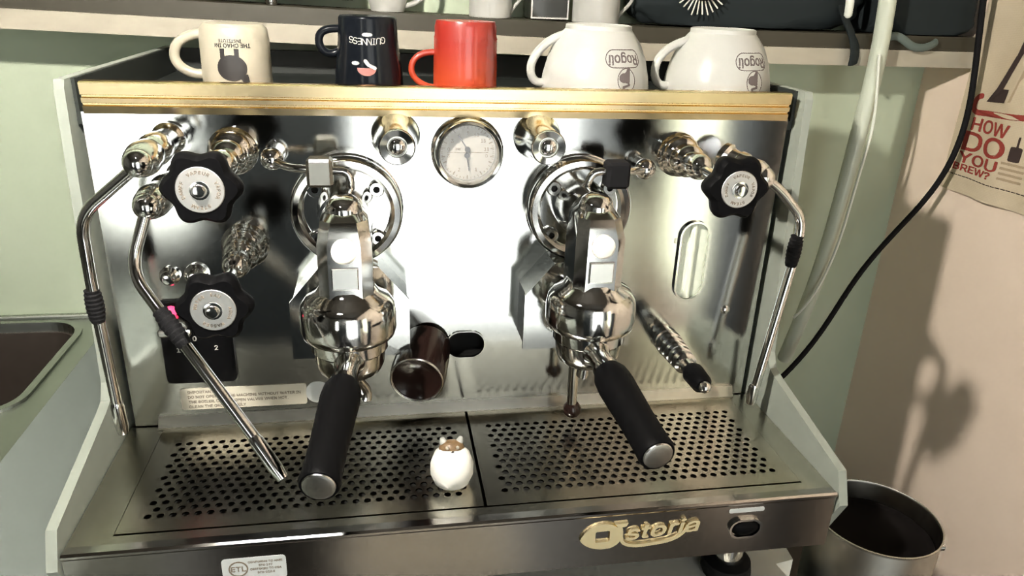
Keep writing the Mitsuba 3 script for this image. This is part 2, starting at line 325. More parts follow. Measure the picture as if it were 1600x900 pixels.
# capillary pipes above the groups
def capillary(p_fit, pts, nut, s):
    K = N(M + '__capillary_pipe')
    E(K, tube(bend(pts, .01), .0042), 'chrome')
    E(K + '__elbow', cat(sph(p_fit, .0115, 3), cyl((p_fit[0], 0, p_fit[2]), p_fit, .010)), 'chrome')
    E(K + '__nut', bx(V(*nut) - (.0125, .011, .014), V(*nut) + (.0125, .011, .014), .003), 'nut_metal' if s > 0 else 'black_rubber', False)
capillary((-0.1951, -0.0200, 0.3135), [(-0.1949, -0.0220, 0.3126), (-0.1761, -0.0450, 0.3101), (-0.1485, -0.0500, 0.3093), (-0.1185, -0.0500, 0.3074), (-.118, -.05, .287), (-.118, -.03, .272)], (-0.1467, -0.0500, 0.3074), 1)
capillary((0.1972, -0.0200, 0.3027), [(0.1965, -0.0220, 0.3024), (0.1719, -0.0450, 0.3057), (0.1541, -0.0500, 0.3069), (0.1292, -0.0500, 0.3070), (.122, -.05, .287), (.122, -.03, .272)], (0.1551, -0.0500, 0.3042), -1)

# ---- pressure gauge
K = M + '__pressure_gauge'; g = (0.0034, -0.0180, 0.3173); gx, gz = g[0], g[2]
E(K, lathe([(0, .004), (.0300, .004), (.0302, .016), (.0318, .020), (.0345, .021), (.0362, .017), (.0364, .006), (.0385, .004), (.0385, 0), (0, 0)][::-1], (gx, 0, gz), (0, -1, 0), 64), 'chrome', 40)
E(K + '__dial', cyl((gx, -.004, gz), (gx, -.0052, gz), .0298, 48), 'dial_paper', False, label='pale dial with two scales')
mk = []
for sgn, a0 in ((1, 0), (-1, math.pi)):
    for i in range(25):
        a = math.radians(-10 + 200 * i / 24) + (0 if sgn > 0 else math.pi); r0 = .0265 if i % 4 else .0245
        q = trimesh.creation.box([.0008 if i % 4 else .0012, .0004, .0285 - r0]); q.apply_translation([0, 0, (r0 + .0285) / 2])
        q.apply_transform(trimesh.transformations.rotation_matrix(math.pi / 2 - a, [0, 1, 0])); q.apply_translation([gx, -.0054, gz]); mk.append(q)
for i in range(7):
    a = math.radians(10 + 160 * i / 6)
    mk.append(put(text(str(18 - 3 * i), .0034, (.0205 * math.cos(a), .0205 * math.sin(a)), .0004), XZ, (gx, -.0052, gz)))
    if i % 2 == 0: mk.append(put(text(('3', '2', '1', '0')[i // 2], .0034, (-.0205 * math.cos(a), -.0205 * math.sin(a)), .0004), XZ, (gx, -.0052, gz)))
mk.append(put(text('bar', .003, (-.010, .004), .0004), XZ, (gx, -.0052, gz))); mk.append(put(sbox(-.022, -.0003, .022, .0003).__class__(sbox(-.022, -.0003, .022, .0003).exterior.coords) and ext(sbox(-.022, -.0003, .022, .0003), .0003), XZ, (gx, -.0052, gz)))
E(K + '__scale_marks', cat(*mk), 'label_ink', False)
for piv, tip in (((-.0005, .0035), (-.0105, .0185)), ((-.001, -.003), (.0015, -.0195))):
    n_ = N(K + '__needle'); d = V(*tip) - V(*piv); q = V(-d[1], d[0]) / np.linalg.norm(d)
    nd = Polygon([V(*piv) - d * .2 + q * .0009, V(*piv) - d * .2 - q * .0009, V(*tip) - q * .0003, V(*tip) + q * .0003]).union(Point(piv).buffer(.0028))
    E(n_, ext(nd, .0012, XZ, (gx, -.0066, gz)), 'dark_print', False)
E(K + '__glass', cyl((gx, -.0155, gz), (gx, -.0156, gz), .0301, 48), 'gauge_glass', False)

# ---- the two brew knobs beside the gauge
for px in (-.0720, .0785):
    K = N(M + '__brew_knob'); z = .3338
    E(K, lathe([(0, .060), (.0085, .059), (.0095, .057), (.0105, .061), (.0165, .0625), (.0178, .060), (.0182, .030), (.0235, .010), (.0255, .004), (.0255, 0), (0, 0)][::-1], (px, 0, z), (0, -1, 0), 48), 'chrome', 40)
    E(K + '__button', sph((px, -.060, z), .0088, 3, (1, .6, 1)) if 0 else put(sph((0, 0, 0), .0088, 3, (1, .6, 1)), np.eye(4), (px, -.0590, z)), 'chrome', True)

# ---- lobed hand wheels
def wheel(base, ylen, words, kind, rr=.0305, dr=.0193):
    x, _, z = base; q_ = dr / .0212; K = N(M + '__' + kind + '_knob'); f = ylen
    a = np.linspace(0, 2 * np.pi, 145)[:-1]; prof = lambda r: Polygon([((r + .0028 * math.cos(6 * t)) * math.cos(t), (r + .0028 * math.cos(6 * t)) * math.sin(t)) for t in a + .3])
    lay = [(rr - .006, 0), (rr - .001, .004), (rr, .010), (rr - .0005, .015), (rr - .004, .0195)]
    vs, fs = [], []
    for i, (r, h) in enumerate(lay):
        c = np.array(prof(r).exterior.coords)[:-1]; vs.append(np.c_[c, np.full(len(c), h)])
    n = len(vs[0]); vv = np.vstack(vs + [[[0, 0, lay[0][1]]], [[0, 0, lay[-1][1]]]])
    for i in range(len(lay) - 1):
        for j in range(n):
            q = [i * n + j, i * n + (j + 1) % n, (i + 1) * n + (j + 1) % n, (i + 1) * n + j]; fs += [[q[0], q[1], q[2]], [q[0], q[2], q[3]]]
    k = len(lay) * n
    fs += [[k, (j + 1) % n, j] for j in range(n)] + [[k + 1, k - n + j, k - n + (j + 1) % n] for j in range(n)]
    w = trimesh.Trimesh(vv, fs, process=False)
    w.apply_transform(XZ); w.apply_translation([x, f + .019, z])
    E(K, w, 'black_plastic', 30, label='black lobed hand wheel')
    E(K + '__label_disc', lathe([(0, 0), (dr, 0), (dr + .0003, .0012), (dr - .0004, .0018), (0, .0018)], (x, f, z), (0, -1, 0), 48), 'aluminium', 40, label='round metal disc with lettering')
    ws = []
    for t, s in words:
        for i, ch in enumerate(s):
            b = t - (i - (len(s) - 1) / 2) * .215
            ws.append(put(text(ch, .0031 * q_, (.0163 * q_ * math.cos(b), .0163 * q_ * math.sin(b)), .0004, b - math.pi / 2), XZ, (x, f - .0018, z)))
    E(K + '__lettering', cat(*ws), 'label_ink', False)
    E(K + '__nut', lathe([(0, .0065), (.0045, .006), (.0058, .004), (.006, .002), (.0078, .0018), (.0078, 0), (0, 0)][::-1], (x, f - .0018, z), (0, -1, 0), 24), 'chrome', 40)
    # valve body behind the wheel
    E(K + '__valve_body', lathe([(0, 0), (.0235, 0), (.0245, .004), (.0215, .008), (.0215, .012), (.0225, .014), (.0205, .019), (.0165, .022), (.0165, .034), (.0180, .036), (.0165, .041), (.0125, .045), (.0125, .060), (.0140, .062), (.0125, .070), (.0085, .074), (.0050, .076), (.0050, -f - .018), (0, -f - .018)], (x, 0, z), (0, -1, 0), 40), 'chrome', 40)
    return K
hp = math.pi / 2
wheel((-.2347, 0, .3176), -.158, ((hp, 'VAPEUR'), (0, 'VAPOR'), (-hp, 'STEAM'), (math.pi, 'DAMPF')), 'steam')
wheel((.2400, 0, .3150), -.157, ((hp, 'VAPEUR'), (0, 'VAPOR'), (-hp, 'STEAM'), (math.pi, 'DAMPF')), 'steam', .0295, .0175)
wheel((-.2320, 0, .2170), -.174, ((math.pi * .8, 'WATER'), (hp * .85, 'EAU'), (-.2, 'AGUA'), (-hp * 1.05, 'WASSER')), 'water', .0298, .0187)

# ---- wands
def wand(kind, base, ball, pts, grip, noz, rad=.022, r=.0053):
    K = N(M + '__' + kind + '_wand')
    E(K, tube(bend(pts, rad), r, 16), 'chrome')
    L_ = V(*ball) - V(*base); u = L_ / np.linalg.norm(L_); h = np.linalg.norm(L_)
    E(K + '__ball_joint', cat(lathe([(0, 0), (.0155, 0), (.0160, .006), (.0130, .010), (.0130, h * .35), (.0150, h * .38), (.0155, h * .52), (.0135, h * .58), (.0120, h * .62), (.0150, h * .70), (.0158, h * .85), (.0140, h * .97), (.0095, h + .003), (0, h + .003)], base, u, 32), sph(ball, .0125, 3)), 'chrome', 35)
    g0, g1 = V(*grip[0]), V(*grip[1]); d = g1 - g0; h = np.linalg.norm(d); pr = [(0, 0), (.0060, 0)]
    for i in range(8): t = i / 8; pr += [(.0068 + .0016 * math.sin(math.pi * (t + .06)), h * (t + .02)), (.0060 + .0016 * math.sin(math.pi * (t + .1)), h * (t + .105))]
    E(K + '__grip', lathe(pr + [(.0058, h), (0, h)], g0, d, 20), 'black_rubber', False, label='black rubber grip')
    n0, n1 = V(*noz[0]), V(*noz[1]); d = n1 - n0; h = np.linalg.norm(d)
    E(K + '__nozzle', lathe([(0, 0), (.0050, 0), (.0066, h * .12), (.0066, h * .75), (.0050, h), (0, h)], n0, d, 20), 'chrome', 40)
wand('steam', (-0.2943, 0.0000, 0.3302), (-0.2948, -0.1080, 0.3286), [(-0.2951, -0.1080, 0.3269), (-0.3540, -0.0950, 0.2778), (-0.3562, -0.0900, 0.1940), (-0.3548, -0.0850, 0.0655)], ((-0.3571, -0.0900, 0.2057), (-0.3563, -0.0900, 0.1722)), ((-0.3550, -0.0860, 0.0824), (-0.3545, -0.0840, 0.0452)))
wand('steam', (.285, -.02, .318), (0.3158, -0.0600, 0.3020), [(0.3060, -0.0600, 0.3076), (0.3347, -0.0600, 0.2921), (0.3702, -0.0600, 0.2571), (0.3714, -0.0600, 0.2234), (0.3503, -0.0600, 0.0379)], ((0.3689, -0.0600, 0.2363), (0.3674, -0.0600, 0.1997)), ((0.3493, -0.0600, 0.0485), (0.3480, -0.0600, 0.0220)))
wand('water', (-0.2850, 0.0000, 0.2920), (-0.2962, -0.0950, 0.2867), [(-0.2956, -0.0970, 0.2872), (-0.3124, -0.1150, 0.2318), (-0.2843, -0.1400, 0.2009), (-0.2026, -0.1950, 0.0951)], ((-0.2858, -0.1390, 0.2030), (-0.2636, -0.1550, 0.1750)), ((-0.2068, -0.1930, 0.1008), (-0.1818, -0.2120, 0.0672)))

# ---- lower left: small bolts, lamp, rotary switch on its black plate, instruction label
K = M + '__panel_bolt'
for p, r in (((-0.3120, 0.0000, 0.1840), .0105), ((-0.2849, 0.0000, 0.1848), .0125)):
    E(N(K), lathe([(0, .0155), (r * .45, .015), (r * .7, .011), (r * .7, .006), (r, .004), (r, 0), (0, 0)][::-1], p, (0, -1, 0), 28), 'chrome', 40)
E(M + '__indicator_lamp', lathe([(0, .011), (.0045, .010), (.0062, .006), (.0062, 0), (0, 0)][::-1], V(*(-0.3142, -0.0060, 0.1451)) * (1, 0, 1), (0, -1, 0), 24), 'red_lamp', 50, label='small lit red indicator lamp')
scene[M + '__indicator_lamp']['emitter'] = {'type': 'area', 'radiance': rgb((4.0, .12, .35))}
K = M + '__switch_plate'
p0, p1 = (-0.3293, -0.0060, 0.0567), (-0.2548, -0.0060, 0.1345)
E(K, ext(rrect(p0[0], p0[2], p1[0], p1[2] + .02, .006), .006, XZ, (0, 0, 0)), 'black_plastic', 40, label='black plate with rotary switch positions')
sc = (-0.2959, -0.0080, 0.1194)
E(K + '__numerals', cat(*[put(text(t, .0055, (0, 0), .0004), XZ, p) for t, p in (('1', (-0.3128, -0.0060, 0.0982)), ('0', (-0.2946, -0.0060, 0.1114)), ('2', (-0.2732, -0.0060, 0.0995)))]), 'white_print', False)
E(K + '__rotary_switch', cat(lathe([(0, .014), (.011, .013), (.013, .010), (.013, 0), (0, 0)][::-1], (sc[0] - .012, -.006, sc[2] + .008), (0, -1, 0), 32), bx((sc[0] - .030, -.028, sc[2] + .004), (sc[0] + .004, -.019, sc[2] + .012), .002)), 'chrome_worn', 40)
K = M + '__instruction_label'
q0, q1 = (-0.3193, -0.0010, 0.0201), (-0.1807, -0.0010, 0.0472)
E(K, ext(rrect(q0[0], .0195, q1[0], .0465, .003), .0010, XZ, (0, -.0002, 0)), 'label_paper', False, label='pale instruction label with rows of small print')
rows = []
for i, s in enumerate(('IMPORTANT', 'DO NOT OPERATE THE MACHINE WITHOUT WATER IN', 'THE BOILER. DO NOT OPEN VALVES WHEN HOT.', 'CLEAN THE GROUPS DAILY')):
    m_ = text(s, .0034, (0, 0), .0003); m_.apply_scale([min(1.0, .152 / (m_.bounds[1][0] - m_.bounds[0][0])), 1, 1]); m_.apply_translation([q0[0] + .008 - m_.bounds[0][0], .0400 - .0062 * i - m_.bounds[0][1], 0]); rows.append(put(m_, XZ, (0, -.0012, 0)))
E(K + '__small_print', cat(*rows), 'label_ink', False)
E(M + '__round_sticker', cyl((-0.1678, -0.0002, 0.0341), V(*(-0.1678, -0.0002, 0.0341)) + (0, -.001, 0), .014, 32), 'silver_sticker', False, label='round pale sticker')
# ---- right: engraved letters, sight-glass slot, screw, drain tap
E(M + '__engraved_letters', put(text('ETL', .0055, (0, 0), .0002), XZ, (0.2564, -0.0002, 0.2124)), 'tray_steel', False)
K = M + '__sight_slot'
E(K, ext(stadium(.2745, .1862, .0385, .1005) - stadium(.2745, .1862, .034, .096), .004, XZ, (0, -.0001, 0)), 'chrome', 40)
E(K + '__back_plate', bx((.253, .0040, .134), (.296, .007, .238)), 'slot_glow', False)
E(K + '__level_tube', cyl((.2745, .0030, .139), (.2745, .0030, .234), .0045, 20), 'slot_glow', 40, label='pale level tube')
p = (0.3276, 0.0000, 0.1210)
E(N(M + '__panel_screw'), lathe([(0, .003), (.004, .0025), (.006, 0), (0, 0)][::-1], p, (0, -1, 0), 20), 'chrome', 50)
K = M + '__drain_tap'; p = (.2545, 0, .0837)
pr = [(0, 0), (.016, 0), (.016, .006)]
for i in range(5): pr += [(.0135, .009 + i * .012), (.0165 - .0008 * i, .011 + i * .012), (.0165 - .0008 * i, .017 + i * .012), (.0130 - .0008 * i, .0195 + i * .012)]
E(K, lathe(pr + [(.0085, .070), (.0085, .085), (0, .085)], p, (0, -1, 0), 32), 'chrome', 30)
E(K + '__black_tip', lathe([(0, 0), (.010, 0), (.0125, .006), (.0115, .030), (.008, .036), (0, .036)], (p[0], -.082, p[2]), (0, -1, 0), 24), 'black_plastic', 40, label='black knob')
E(K + '__end_ball', sph((p[0], -.1205, p[2]), .0068, 3), 'chrome', True)
# ---- oval hole rim, fixed tamper, drain pipe beside the right group
E(M + '__oval_rim', ext(stadium(.0046, .0880, .0475, .0355) - stadium(.0046, .0880, .0445, .0325), .002, XZ, (0, -.0001, 0)), 'chrome', 40)
K = M + '__tamper'
b, e = V(*(-0.0414, 0.0000, 0.0883)), V(*(-0.0558, -0.0640, 0.0784)); d = e - b; h = np.linalg.norm(d)
E(K, lathe([(0, 0), (.0285, 0), (.0300, h * .3), (.0310, h * .8), (.0300, h), (.0275, h + .0012), (.0265, h - .001), (.018, h - .004), (0, h - .007)], b, d, 48), 'dark_amber', 40, label='dark round tamper sticking out of the front')
E(K + '__end_ring', lathe([(.0270, h + .0005), (.0284, h + .0018), (.0297, h), (.0284, h - .001)], b, d, 48), 'chrome_worn', 50)
K = M + '__drain_pipe'
E(K, cyl((0.1246, -0.0500, 0.1216), (0.1258, -0.0500, 0.0281), .0058, 20), 'chrome')
E(K + '__rubber_end', lathe([(0, 0), (.007, 0), (.0105, .005), (.0105, .011), (.007, .016), (0, .016)], (0.1268, -0.0500, 0.0141), (0, 0, 1), 24), 'dark_amber', 40, label='dark bulb end')
# ---- apron: gold badge, rocker switch with plate, sticker
K = M + '__gold_badge'; YA = -.2112
b0, b1 = V(*(0.0979, -0.2120, -0.0300)), V(*(0.2297, -0.2120, -0.0316))
u = .0; sc_ = (b1[0] - b0[0]) / 193.0
def bp(*pts): return [((x - 905) * sc_, (843 - y) * sc_ - (x - 905) * sc_ * .02) for x, y in pts]
leaf = Polygon(np.vstack([curve([(0, 0, 0), (.012, .014, 0), (.028, .017, 0), (.040, .010, 0)], 12)[:, :2], curve([(.040, .010, 0), (.044, -.002, 0), (.036, -.012, 0), (.024, -.014, 0), (.010, -.010, 0), (0, 0, 0)], 16)[:, :2]])).buffer(0) - rrect(.016, -.005, .031, .0085, .002)
tail = LineString(curve([(.040, .013, 0), (.043, .004, 0), (.045, -.008, 0), (.054, -.0135, 0), (.075, -.0145, 0), (.095, -.0125, 0), (.108, -.006, 0), (.113, .003, 0)], 40)[:, :2]).buffer(.0019)
tm = meshkit.text_mesh('storia', .0165, .003, True); sx = .078 / (tm.bounds[1][0] - tm.bounds[0][0]); tm.apply_scale([sx, 1, 1])
tv = np.array(tm.vertices); tv[:, 0] += .047 + tv[:, 1] * .22 - tm.bounds[0][0]; tv[:, 1] += -.0075 + tv[:, 0] * .03; tm.vertices = tv
bm = cat(ext(leaf.union(tail), .003), tm, ext(Polygon([(.036, .0155), (.050, .0155), (.048, .0115), (.040, .0105)]), .003))
bm.apply_transform(trimesh.transformations.rotation_matrix(.035, [0, 0, 1]))
E(K, put(bm, XZ, (b0[0], YA, b0[2])), 'badge_gold', False, label='gold script badge reading Astoria')
K = M + '__power_switch'; p = V(*(0.2762, -0.2115, -0.0326))
E(K, ext(stadium(p[0], p[2], .036, .0235) - stadium(p[0], p[2], .0315, .019), .004, XZ, (0, YA, 0)), 'chrome', 40)
E(K + '__rocker', lathe([(0, .0065), (.009, .0055), (.014, .003), (.0158, 0), (0, 0)][::-1], (0, 0, 0), (0, -1, 0), 32) if 0 else put(sph((0, 0, 0), 1, 3, (.0158, .0065, .0098)), np.eye(4), (p[0], YA, p[2])), 'black_plastic', True, label='black rocker')
E(M + '__name_plate', ext(rrect(0.2561, -0.0134, 0.2950, -0.0082, .002), .0008, XZ, (0, YA, 0)), 'silver_sticker', False, label='small silver plate above the power switch')
K = M + '__approval_sticker'; s0, s1 = (-0.2435, -0.2115, -0.0406), (-0.1859, -0.2115, -0.0176)
E(K, ext(rrect(s0[0], s0[2] - .004, s1[0], s1[2], .004), .0006, XZ, (0, YA, 0)), 'silver_sticker', False, label='silver approval sticker with an ETL mark')
cx, cz = s0[0] + .0145, s1[2] - .0125
pr_ = [ext(Point(cx, cz).buffer(.0088, 24) - Point(cx, cz).buffer(.0074, 24), .0003, XZ, (0, YA - .0006, 0)), put(text('ETL', .0056, (cx, cz), .0003), XZ, (0, YA - .0006, 0))]
for i, s in enumerate(('CONFORMS TO ANSI', 'STD 197', 'CERTIFIED TO CSA', 'STD C22.2')):
    m_ = text(s, .0022, (s0[0] + .039, s1[2] - .0055 - .0042 * i), .0003); pr_.append(put(m_, XZ, (0, YA - .0006, 0)))
E(K + '__lettering', cat(*pr_), 'label_ink', False)

# ================================================================ drip grates (each lifts out)
def grate(x0, x1, lab):
    y0, y1 = -.1865, -.0055; pl = sbox(x0, y0, x1, y1); hs = []; px, py = .01145, .0102
    for j in range(13):
        y = y0 + .022 + j * py
        if y > y1 - .028: break
        n = int((x1 - x0 - .036) / px)
        for i in range(n + 1):
            x = (x0 + x1) / 2 + (i - n / 2) * px + (j % 2) * px / 2
            if x > x1 - .016: continue
            hs.append(affinity.scale(Point(x, y).buffer(.0036, 2), 1, 1.0))
    K = N('drip_grate')
    L(K, lab, 'drip grate', 'drip grates in the tray')
    E(K + '__plate', ext(pl - unary_union(hs), .0014, None, (0, 0, -.0010)), 'grate_steel', False)
    E(K + '__edge', ext(pl - pl.buffer(-.0016), .0026, None, (0, 0, -.0022)), 'tray_steel', False)
grate(-.3395, .0042, 'perforated steel drip grate under the left group, holding the white figurine')
grate(.0075, .3475, 'perforated steel drip grate under the right group')

# ================================================================ portafilters
def portafilter(x0, cap, lab, spout):
    K = N('portafilter'); L(K, lab, 'portafilter', 'portafilters locked in the groups'); c = V(x0, -.092, 0)
    E(K + '__basket', lathe([(0, .108), (.024, .108), (.031, .113), (.0345, .121), (.0355, .135), (.0385, .138), (.0385, .1495), (0, .1495)], c, n=56), 'chrome', 40)
    s = c + (0, -.034, .135); e = V(*cap); d = (e - s) / np.linalg.norm(e - s); h = np.linalg.norm(e - s)
    E(K + '__neck', lathe([(0, 0), (.015, 0), (.0115, .010), (.0115, .026), (.0138, .028), (.0138, .036), (0, .036)], s, d, 28), 'chrome', 40)
    E(K + '__handle', lathe([(0, .034), (.0145, .034), (.0175, .042), (.0185, .055), (.0178, .075), (.0165, h - .045), (.0165, h - .012), (.0172, h - .004), (.0155, h), (0, h)], s, d, 36), 'black_plastic', 40, label='black handle')
    E(K + '__end_cap', lathe([(0, h + .0022), (.010, h + .002), (.0132, h + .0012), (.0145, h - .001), (0, h - .001)][::-1], s, d, 36), 'chrome_worn', 40, label='metal end cap')
    E(K + '__spout', tube(curve([c + (-.002, -.006, .112), (0.1359, -0.1020, 0.1245), (0.1262, -0.1050, 0.1204), (0.1198, -0.1060, 0.1090), (0.1186, -0.1060, 0.0966)] if spout < 0 else [c + (.002, 0, .110), c + (.004, .002, .098), c + (.010, .008, .085), c + (.012, .010, .068)], 20), .0075, 16, ry=.7), 'chrome', 50)
portafilter(-.1240, (-0.1436, -0.2825, 0.1080), 'chrome portafilter with a black handle locked in the left group, pointing at the sink side', 1)
portafilter(.1262, (0.1404, -0.2784, 0.1120), 'chrome portafilter with a black handle locked in the right group', -1)

# ================================================================ figurine on the left grate
K = 'figurine'; c = V(-.0245, -.1475, 0)
L(K, 'small round white figurine with a brown face standing on the drip grate', 'figurine')
E(K + '__body', lathe([(0, .0008), (.012, .0008), (.0185, .006), (.0222, .016), (.0222, .026), (.0185, .037), (.012, .043), (0, .045)], c, n=40), 'figure_white', 60)
E(K + '__face', sph(c + (0, .004, .041), .0125, 3, (1.05, .8, .75)), 'figure_brown', True, label='brown face')
for s in (-1, 1):
    E(N(K + '__ear'), lathe([(0, .006), (.0022, .005), (.0038, .001), (.0038, -.003), (0, -.003)][::-1], c + (s * .0085, .007, .0475), (s * .25, .1, 1), 16), 'white_glaze', 50)
    E(N(K + '__eye'), sph(c + (s * .0052, -.0045, .0475), .0019, 2), 'cream_glaze', True)
E(K + '__nose', sph(c + (0, -.0065, .0425), .0020, 2), 'dark_print', True)

# ================================================================ mugs and cups on the tray
YM = .070
def handle(K, pts, r, bs, ry=None): E(K + '__handle', tube(curve(pts, 36), r, 14, ry=ry, side=(0, 1, 0)), bs, 60)
def body(K, prof, at, bs): E(K + '__body', lathe([(r, z) for r, z in prof], (at[0], at[1], 0), n=72), bs, 40)
def radf(prof):
    z = np.array([q[1] for q in prof]); r = np.array([q[0] for q in prof]); o = np.argsort(z)
    return lambda q: float(np.interp(q, z[o], r[o]))
Z0 = ZT + .0002
K = N('mug')
L(K, 'cream mug upside down with a printed black pot, leftmost on the machine', 'mug', 'mugs upside down on top of the machine')
a = (-0.2356, 0.0700, 0.4018); ax = a[0]
pf = [(.0318, Z0), (.0352, Z0 + .0005), (.0356, Z0 + .004), (.0352, .395), (.0350, .420), (.0335, .4315), (.029, .4365), (0, .4365)]
body(K, [(0, Z0)] + pf, (ax, YM), 'cream_glaze'); rf = radf(pf[1:7])
handle(K, [(-0.2581, 0.0700, 0.4256), (-0.2792, 0.0700, 0.4231), (-0.2944, 0.0700, 0.4120), (-0.2966, 0.0700, 0.3991), (-0.2865, 0.0700, 0.3877), (-0.2636, 0.0700, 0.3869)], .0052, 'cream_glaze')
pot = unary_union([affinity.scale(Point(0, 0).buffer(.0125, 24), 1.05, .95), Polygon([(.004, -.006), (.0135, -.006), (.0150, -.0155), (.011, -.0165), (.008, -.0115)]), sbox(-.0095, .008, -.0055, .0175), sbox(.0030, .008, .0070, .0175)])
E(K + '__print', wrap(cat(ext(affinity.scale(pot, 1.12, 1.08, origin=(0, 0)), .0004), text('INSTITUTE', .0030, (.000, .0265), .0004, math.pi), text('THE CHAO INC', .0038, (.001, .0220), .0004, math.pi)), (ax + .001, YM, .3945), rf), 'dark_print', False, label='black pot and upside-down lettering')
K = N('mug')
L(K, 'black mug upside down with white upside-down lettering and a rosy crescent print', 'mug', 'mugs upside down on top of the machine')
ax = (-0.0977, 0.0700, 0.4050)[0]
pf = [(.035, Z0), (.0385, Z0 + .0005), (.0388, Z0 + .004), (.0360, .390), (.0318, .424), (.0308, .4455), (.029, .4480), (0, .4480)]
body(K, [(0, Z0)] + pf, (ax, YM), 'black_glaze'); rf = radf(pf[1:7])
handle(K, [(-0.1242, 0.0700, 0.4345), (-0.1376, 0.0700, 0.4335), (-0.1472, 0.0700, 0.4287), (-0.1491, 0.0700, 0.4183), (-0.1467, 0.0700, 0.4131), (-0.1252, 0.0700, 0.4143)], .0042, 'black_glaze')
ga = []
for i, ch in enumerate('GUINNESS'):
    t = (3.5 - i) * .0050
    ga.append(text(ch, .0066, (t - .001, .4195 - .372 + t * t * 5), .0005, math.pi - t * 8, False))
ga.append(ext(affinity.scale(Point(-.0005, .4265 - .372).buffer(.005, 16), 1.1, .42), .0005))
ga.append(ext(LineString([(-.003, .0285), (0, .0245), (.006, .0215)]).buffer(.0018), .0005)); ga.append(ext(affinity.scale(Point(-.013, .026).buffer(.004), 1, .5), .0005))
E(K + '__print', wrap(cat(*ga), (ax, YM, .376), rf), 'white_print', False, label='white upside-down lettering')
cr = affinity.scale(Point(-.002, .015).buffer(.010, 24), 1, .75) - sbox(-.02, .0155, .02, .03)
E(K + '__emblem', wrap(ext(cr, .0004), (ax, YM, .382), rf), 'rose_print', False, label='rosy crescent')
K = N('mug')
L(K, 'glossy orange-red mug upside down in the middle of the row', 'mug', 'mugs upside down on top of the machine')
ax = (0.0078, 0.0700, 0.4074)[0]
pf = [(.0322, Z0), (.0352, Z0 + .0005), (.0356, Z0 + .004), (.0352, .400), (.0345, .424), (.0348, .4285), (.0338, .431), (.0338, .4400), (.0322, .4460), (0, .4460)]
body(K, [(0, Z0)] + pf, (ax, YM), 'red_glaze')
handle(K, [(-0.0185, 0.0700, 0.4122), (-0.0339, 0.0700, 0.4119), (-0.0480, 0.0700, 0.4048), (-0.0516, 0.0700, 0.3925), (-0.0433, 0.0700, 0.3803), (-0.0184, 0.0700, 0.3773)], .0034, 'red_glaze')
def big_cup(cx, hpts, lab):
    K = N('cup'); L(K, lab, 'cup', 'wide white cups upside down on the machine')
    pf = [(.0585, Z0), (.0625, Z0 + .0006), (.0632, Z0 + .005), (.0628, .375), (.0605, .392), (.0560, .410), (.0490, .427), (.0405, .4385), (.0375, .4415), (.0372, .4460), (.035, .4470), (.032, .4440), (0, .4440)]
    body(K, [(0, Z0)] + pf, (cx, YM), 'white_glaze'); rf = radf(pf[1:9])
    handle(K, hpts, .0060, 'white_glaze', ry=.8)
    o = .0175
    oval = stadium(o, .4145 - .38, .046, .0190); ring = affinity.scale(Point(o + .0015, .3925 - .38).buffer(.0110, 24), 1, 1.15)
    bird = unary_union([affinity.rotate(affinity.scale(Point(o - .0015, .3945 - .38).buffer(.0042), 1, .95), 20), Polygon([(o - .001, .0175), (o + .0025, .0225), (o + .0045, .0225), (o + .0035, .011), (o, .010)]), LineString([(o + .002, .011), (o + .003, .0085), (o - .002, .007), (o - .001, .004)]).buffer(.0009)])
    pp = cat(ext(oval - oval.buffer(-.0009), .0003), ext(ring - ring.buffer(-.0008), .0003), ext(affinity.scale(bird, 1.35, 1.25), .0003), text('Rogoli', .0098, (o, .4145 - .38), .0003, math.pi))
    E(K + '__print', wrap(pp, (cx, YM, .38), rf), 'grey_print', False, label='grey upside-down emblem')
big_cup((0.1581, 0.0700, 0.4038)[0], [(0.1264, 0.0700, 0.4363), (0.1048, 0.0700, 0.4289), (0.0880, 0.0700, 0.4134), (0.0822, 0.0700, 0.3966), (0.0888, 0.0700, 0.3834), (0.1000, 0.0700, 0.3836), (0.1089, 0.0700, 0.3972), (0.1159, 0.0700, 0.4168), (0.1225, 0.0700, 0.4294)], 'wide white cup upside down beside the red mug, with a grey emblem')
big_cup((0.3076, 0.0700, 0.4071)[0], [(0.2720, 0.0700, 0.4348), (0.2511, 0.0700, 0.4272), (0.2347, 0.0700, 0.4141), (0.2297, 0.0700, 0.3968), (0.2368, 0.0700, 0.3831), (0.2487, 0.0700, 0.3826), (0.2572, 0.0700, 0.3973), (0.2634, 0.0700, 0.4162), (0.2704, 0.0700, 0.4291)], 'wide white cup upside down at the right end of the machine, with a grey emblem')

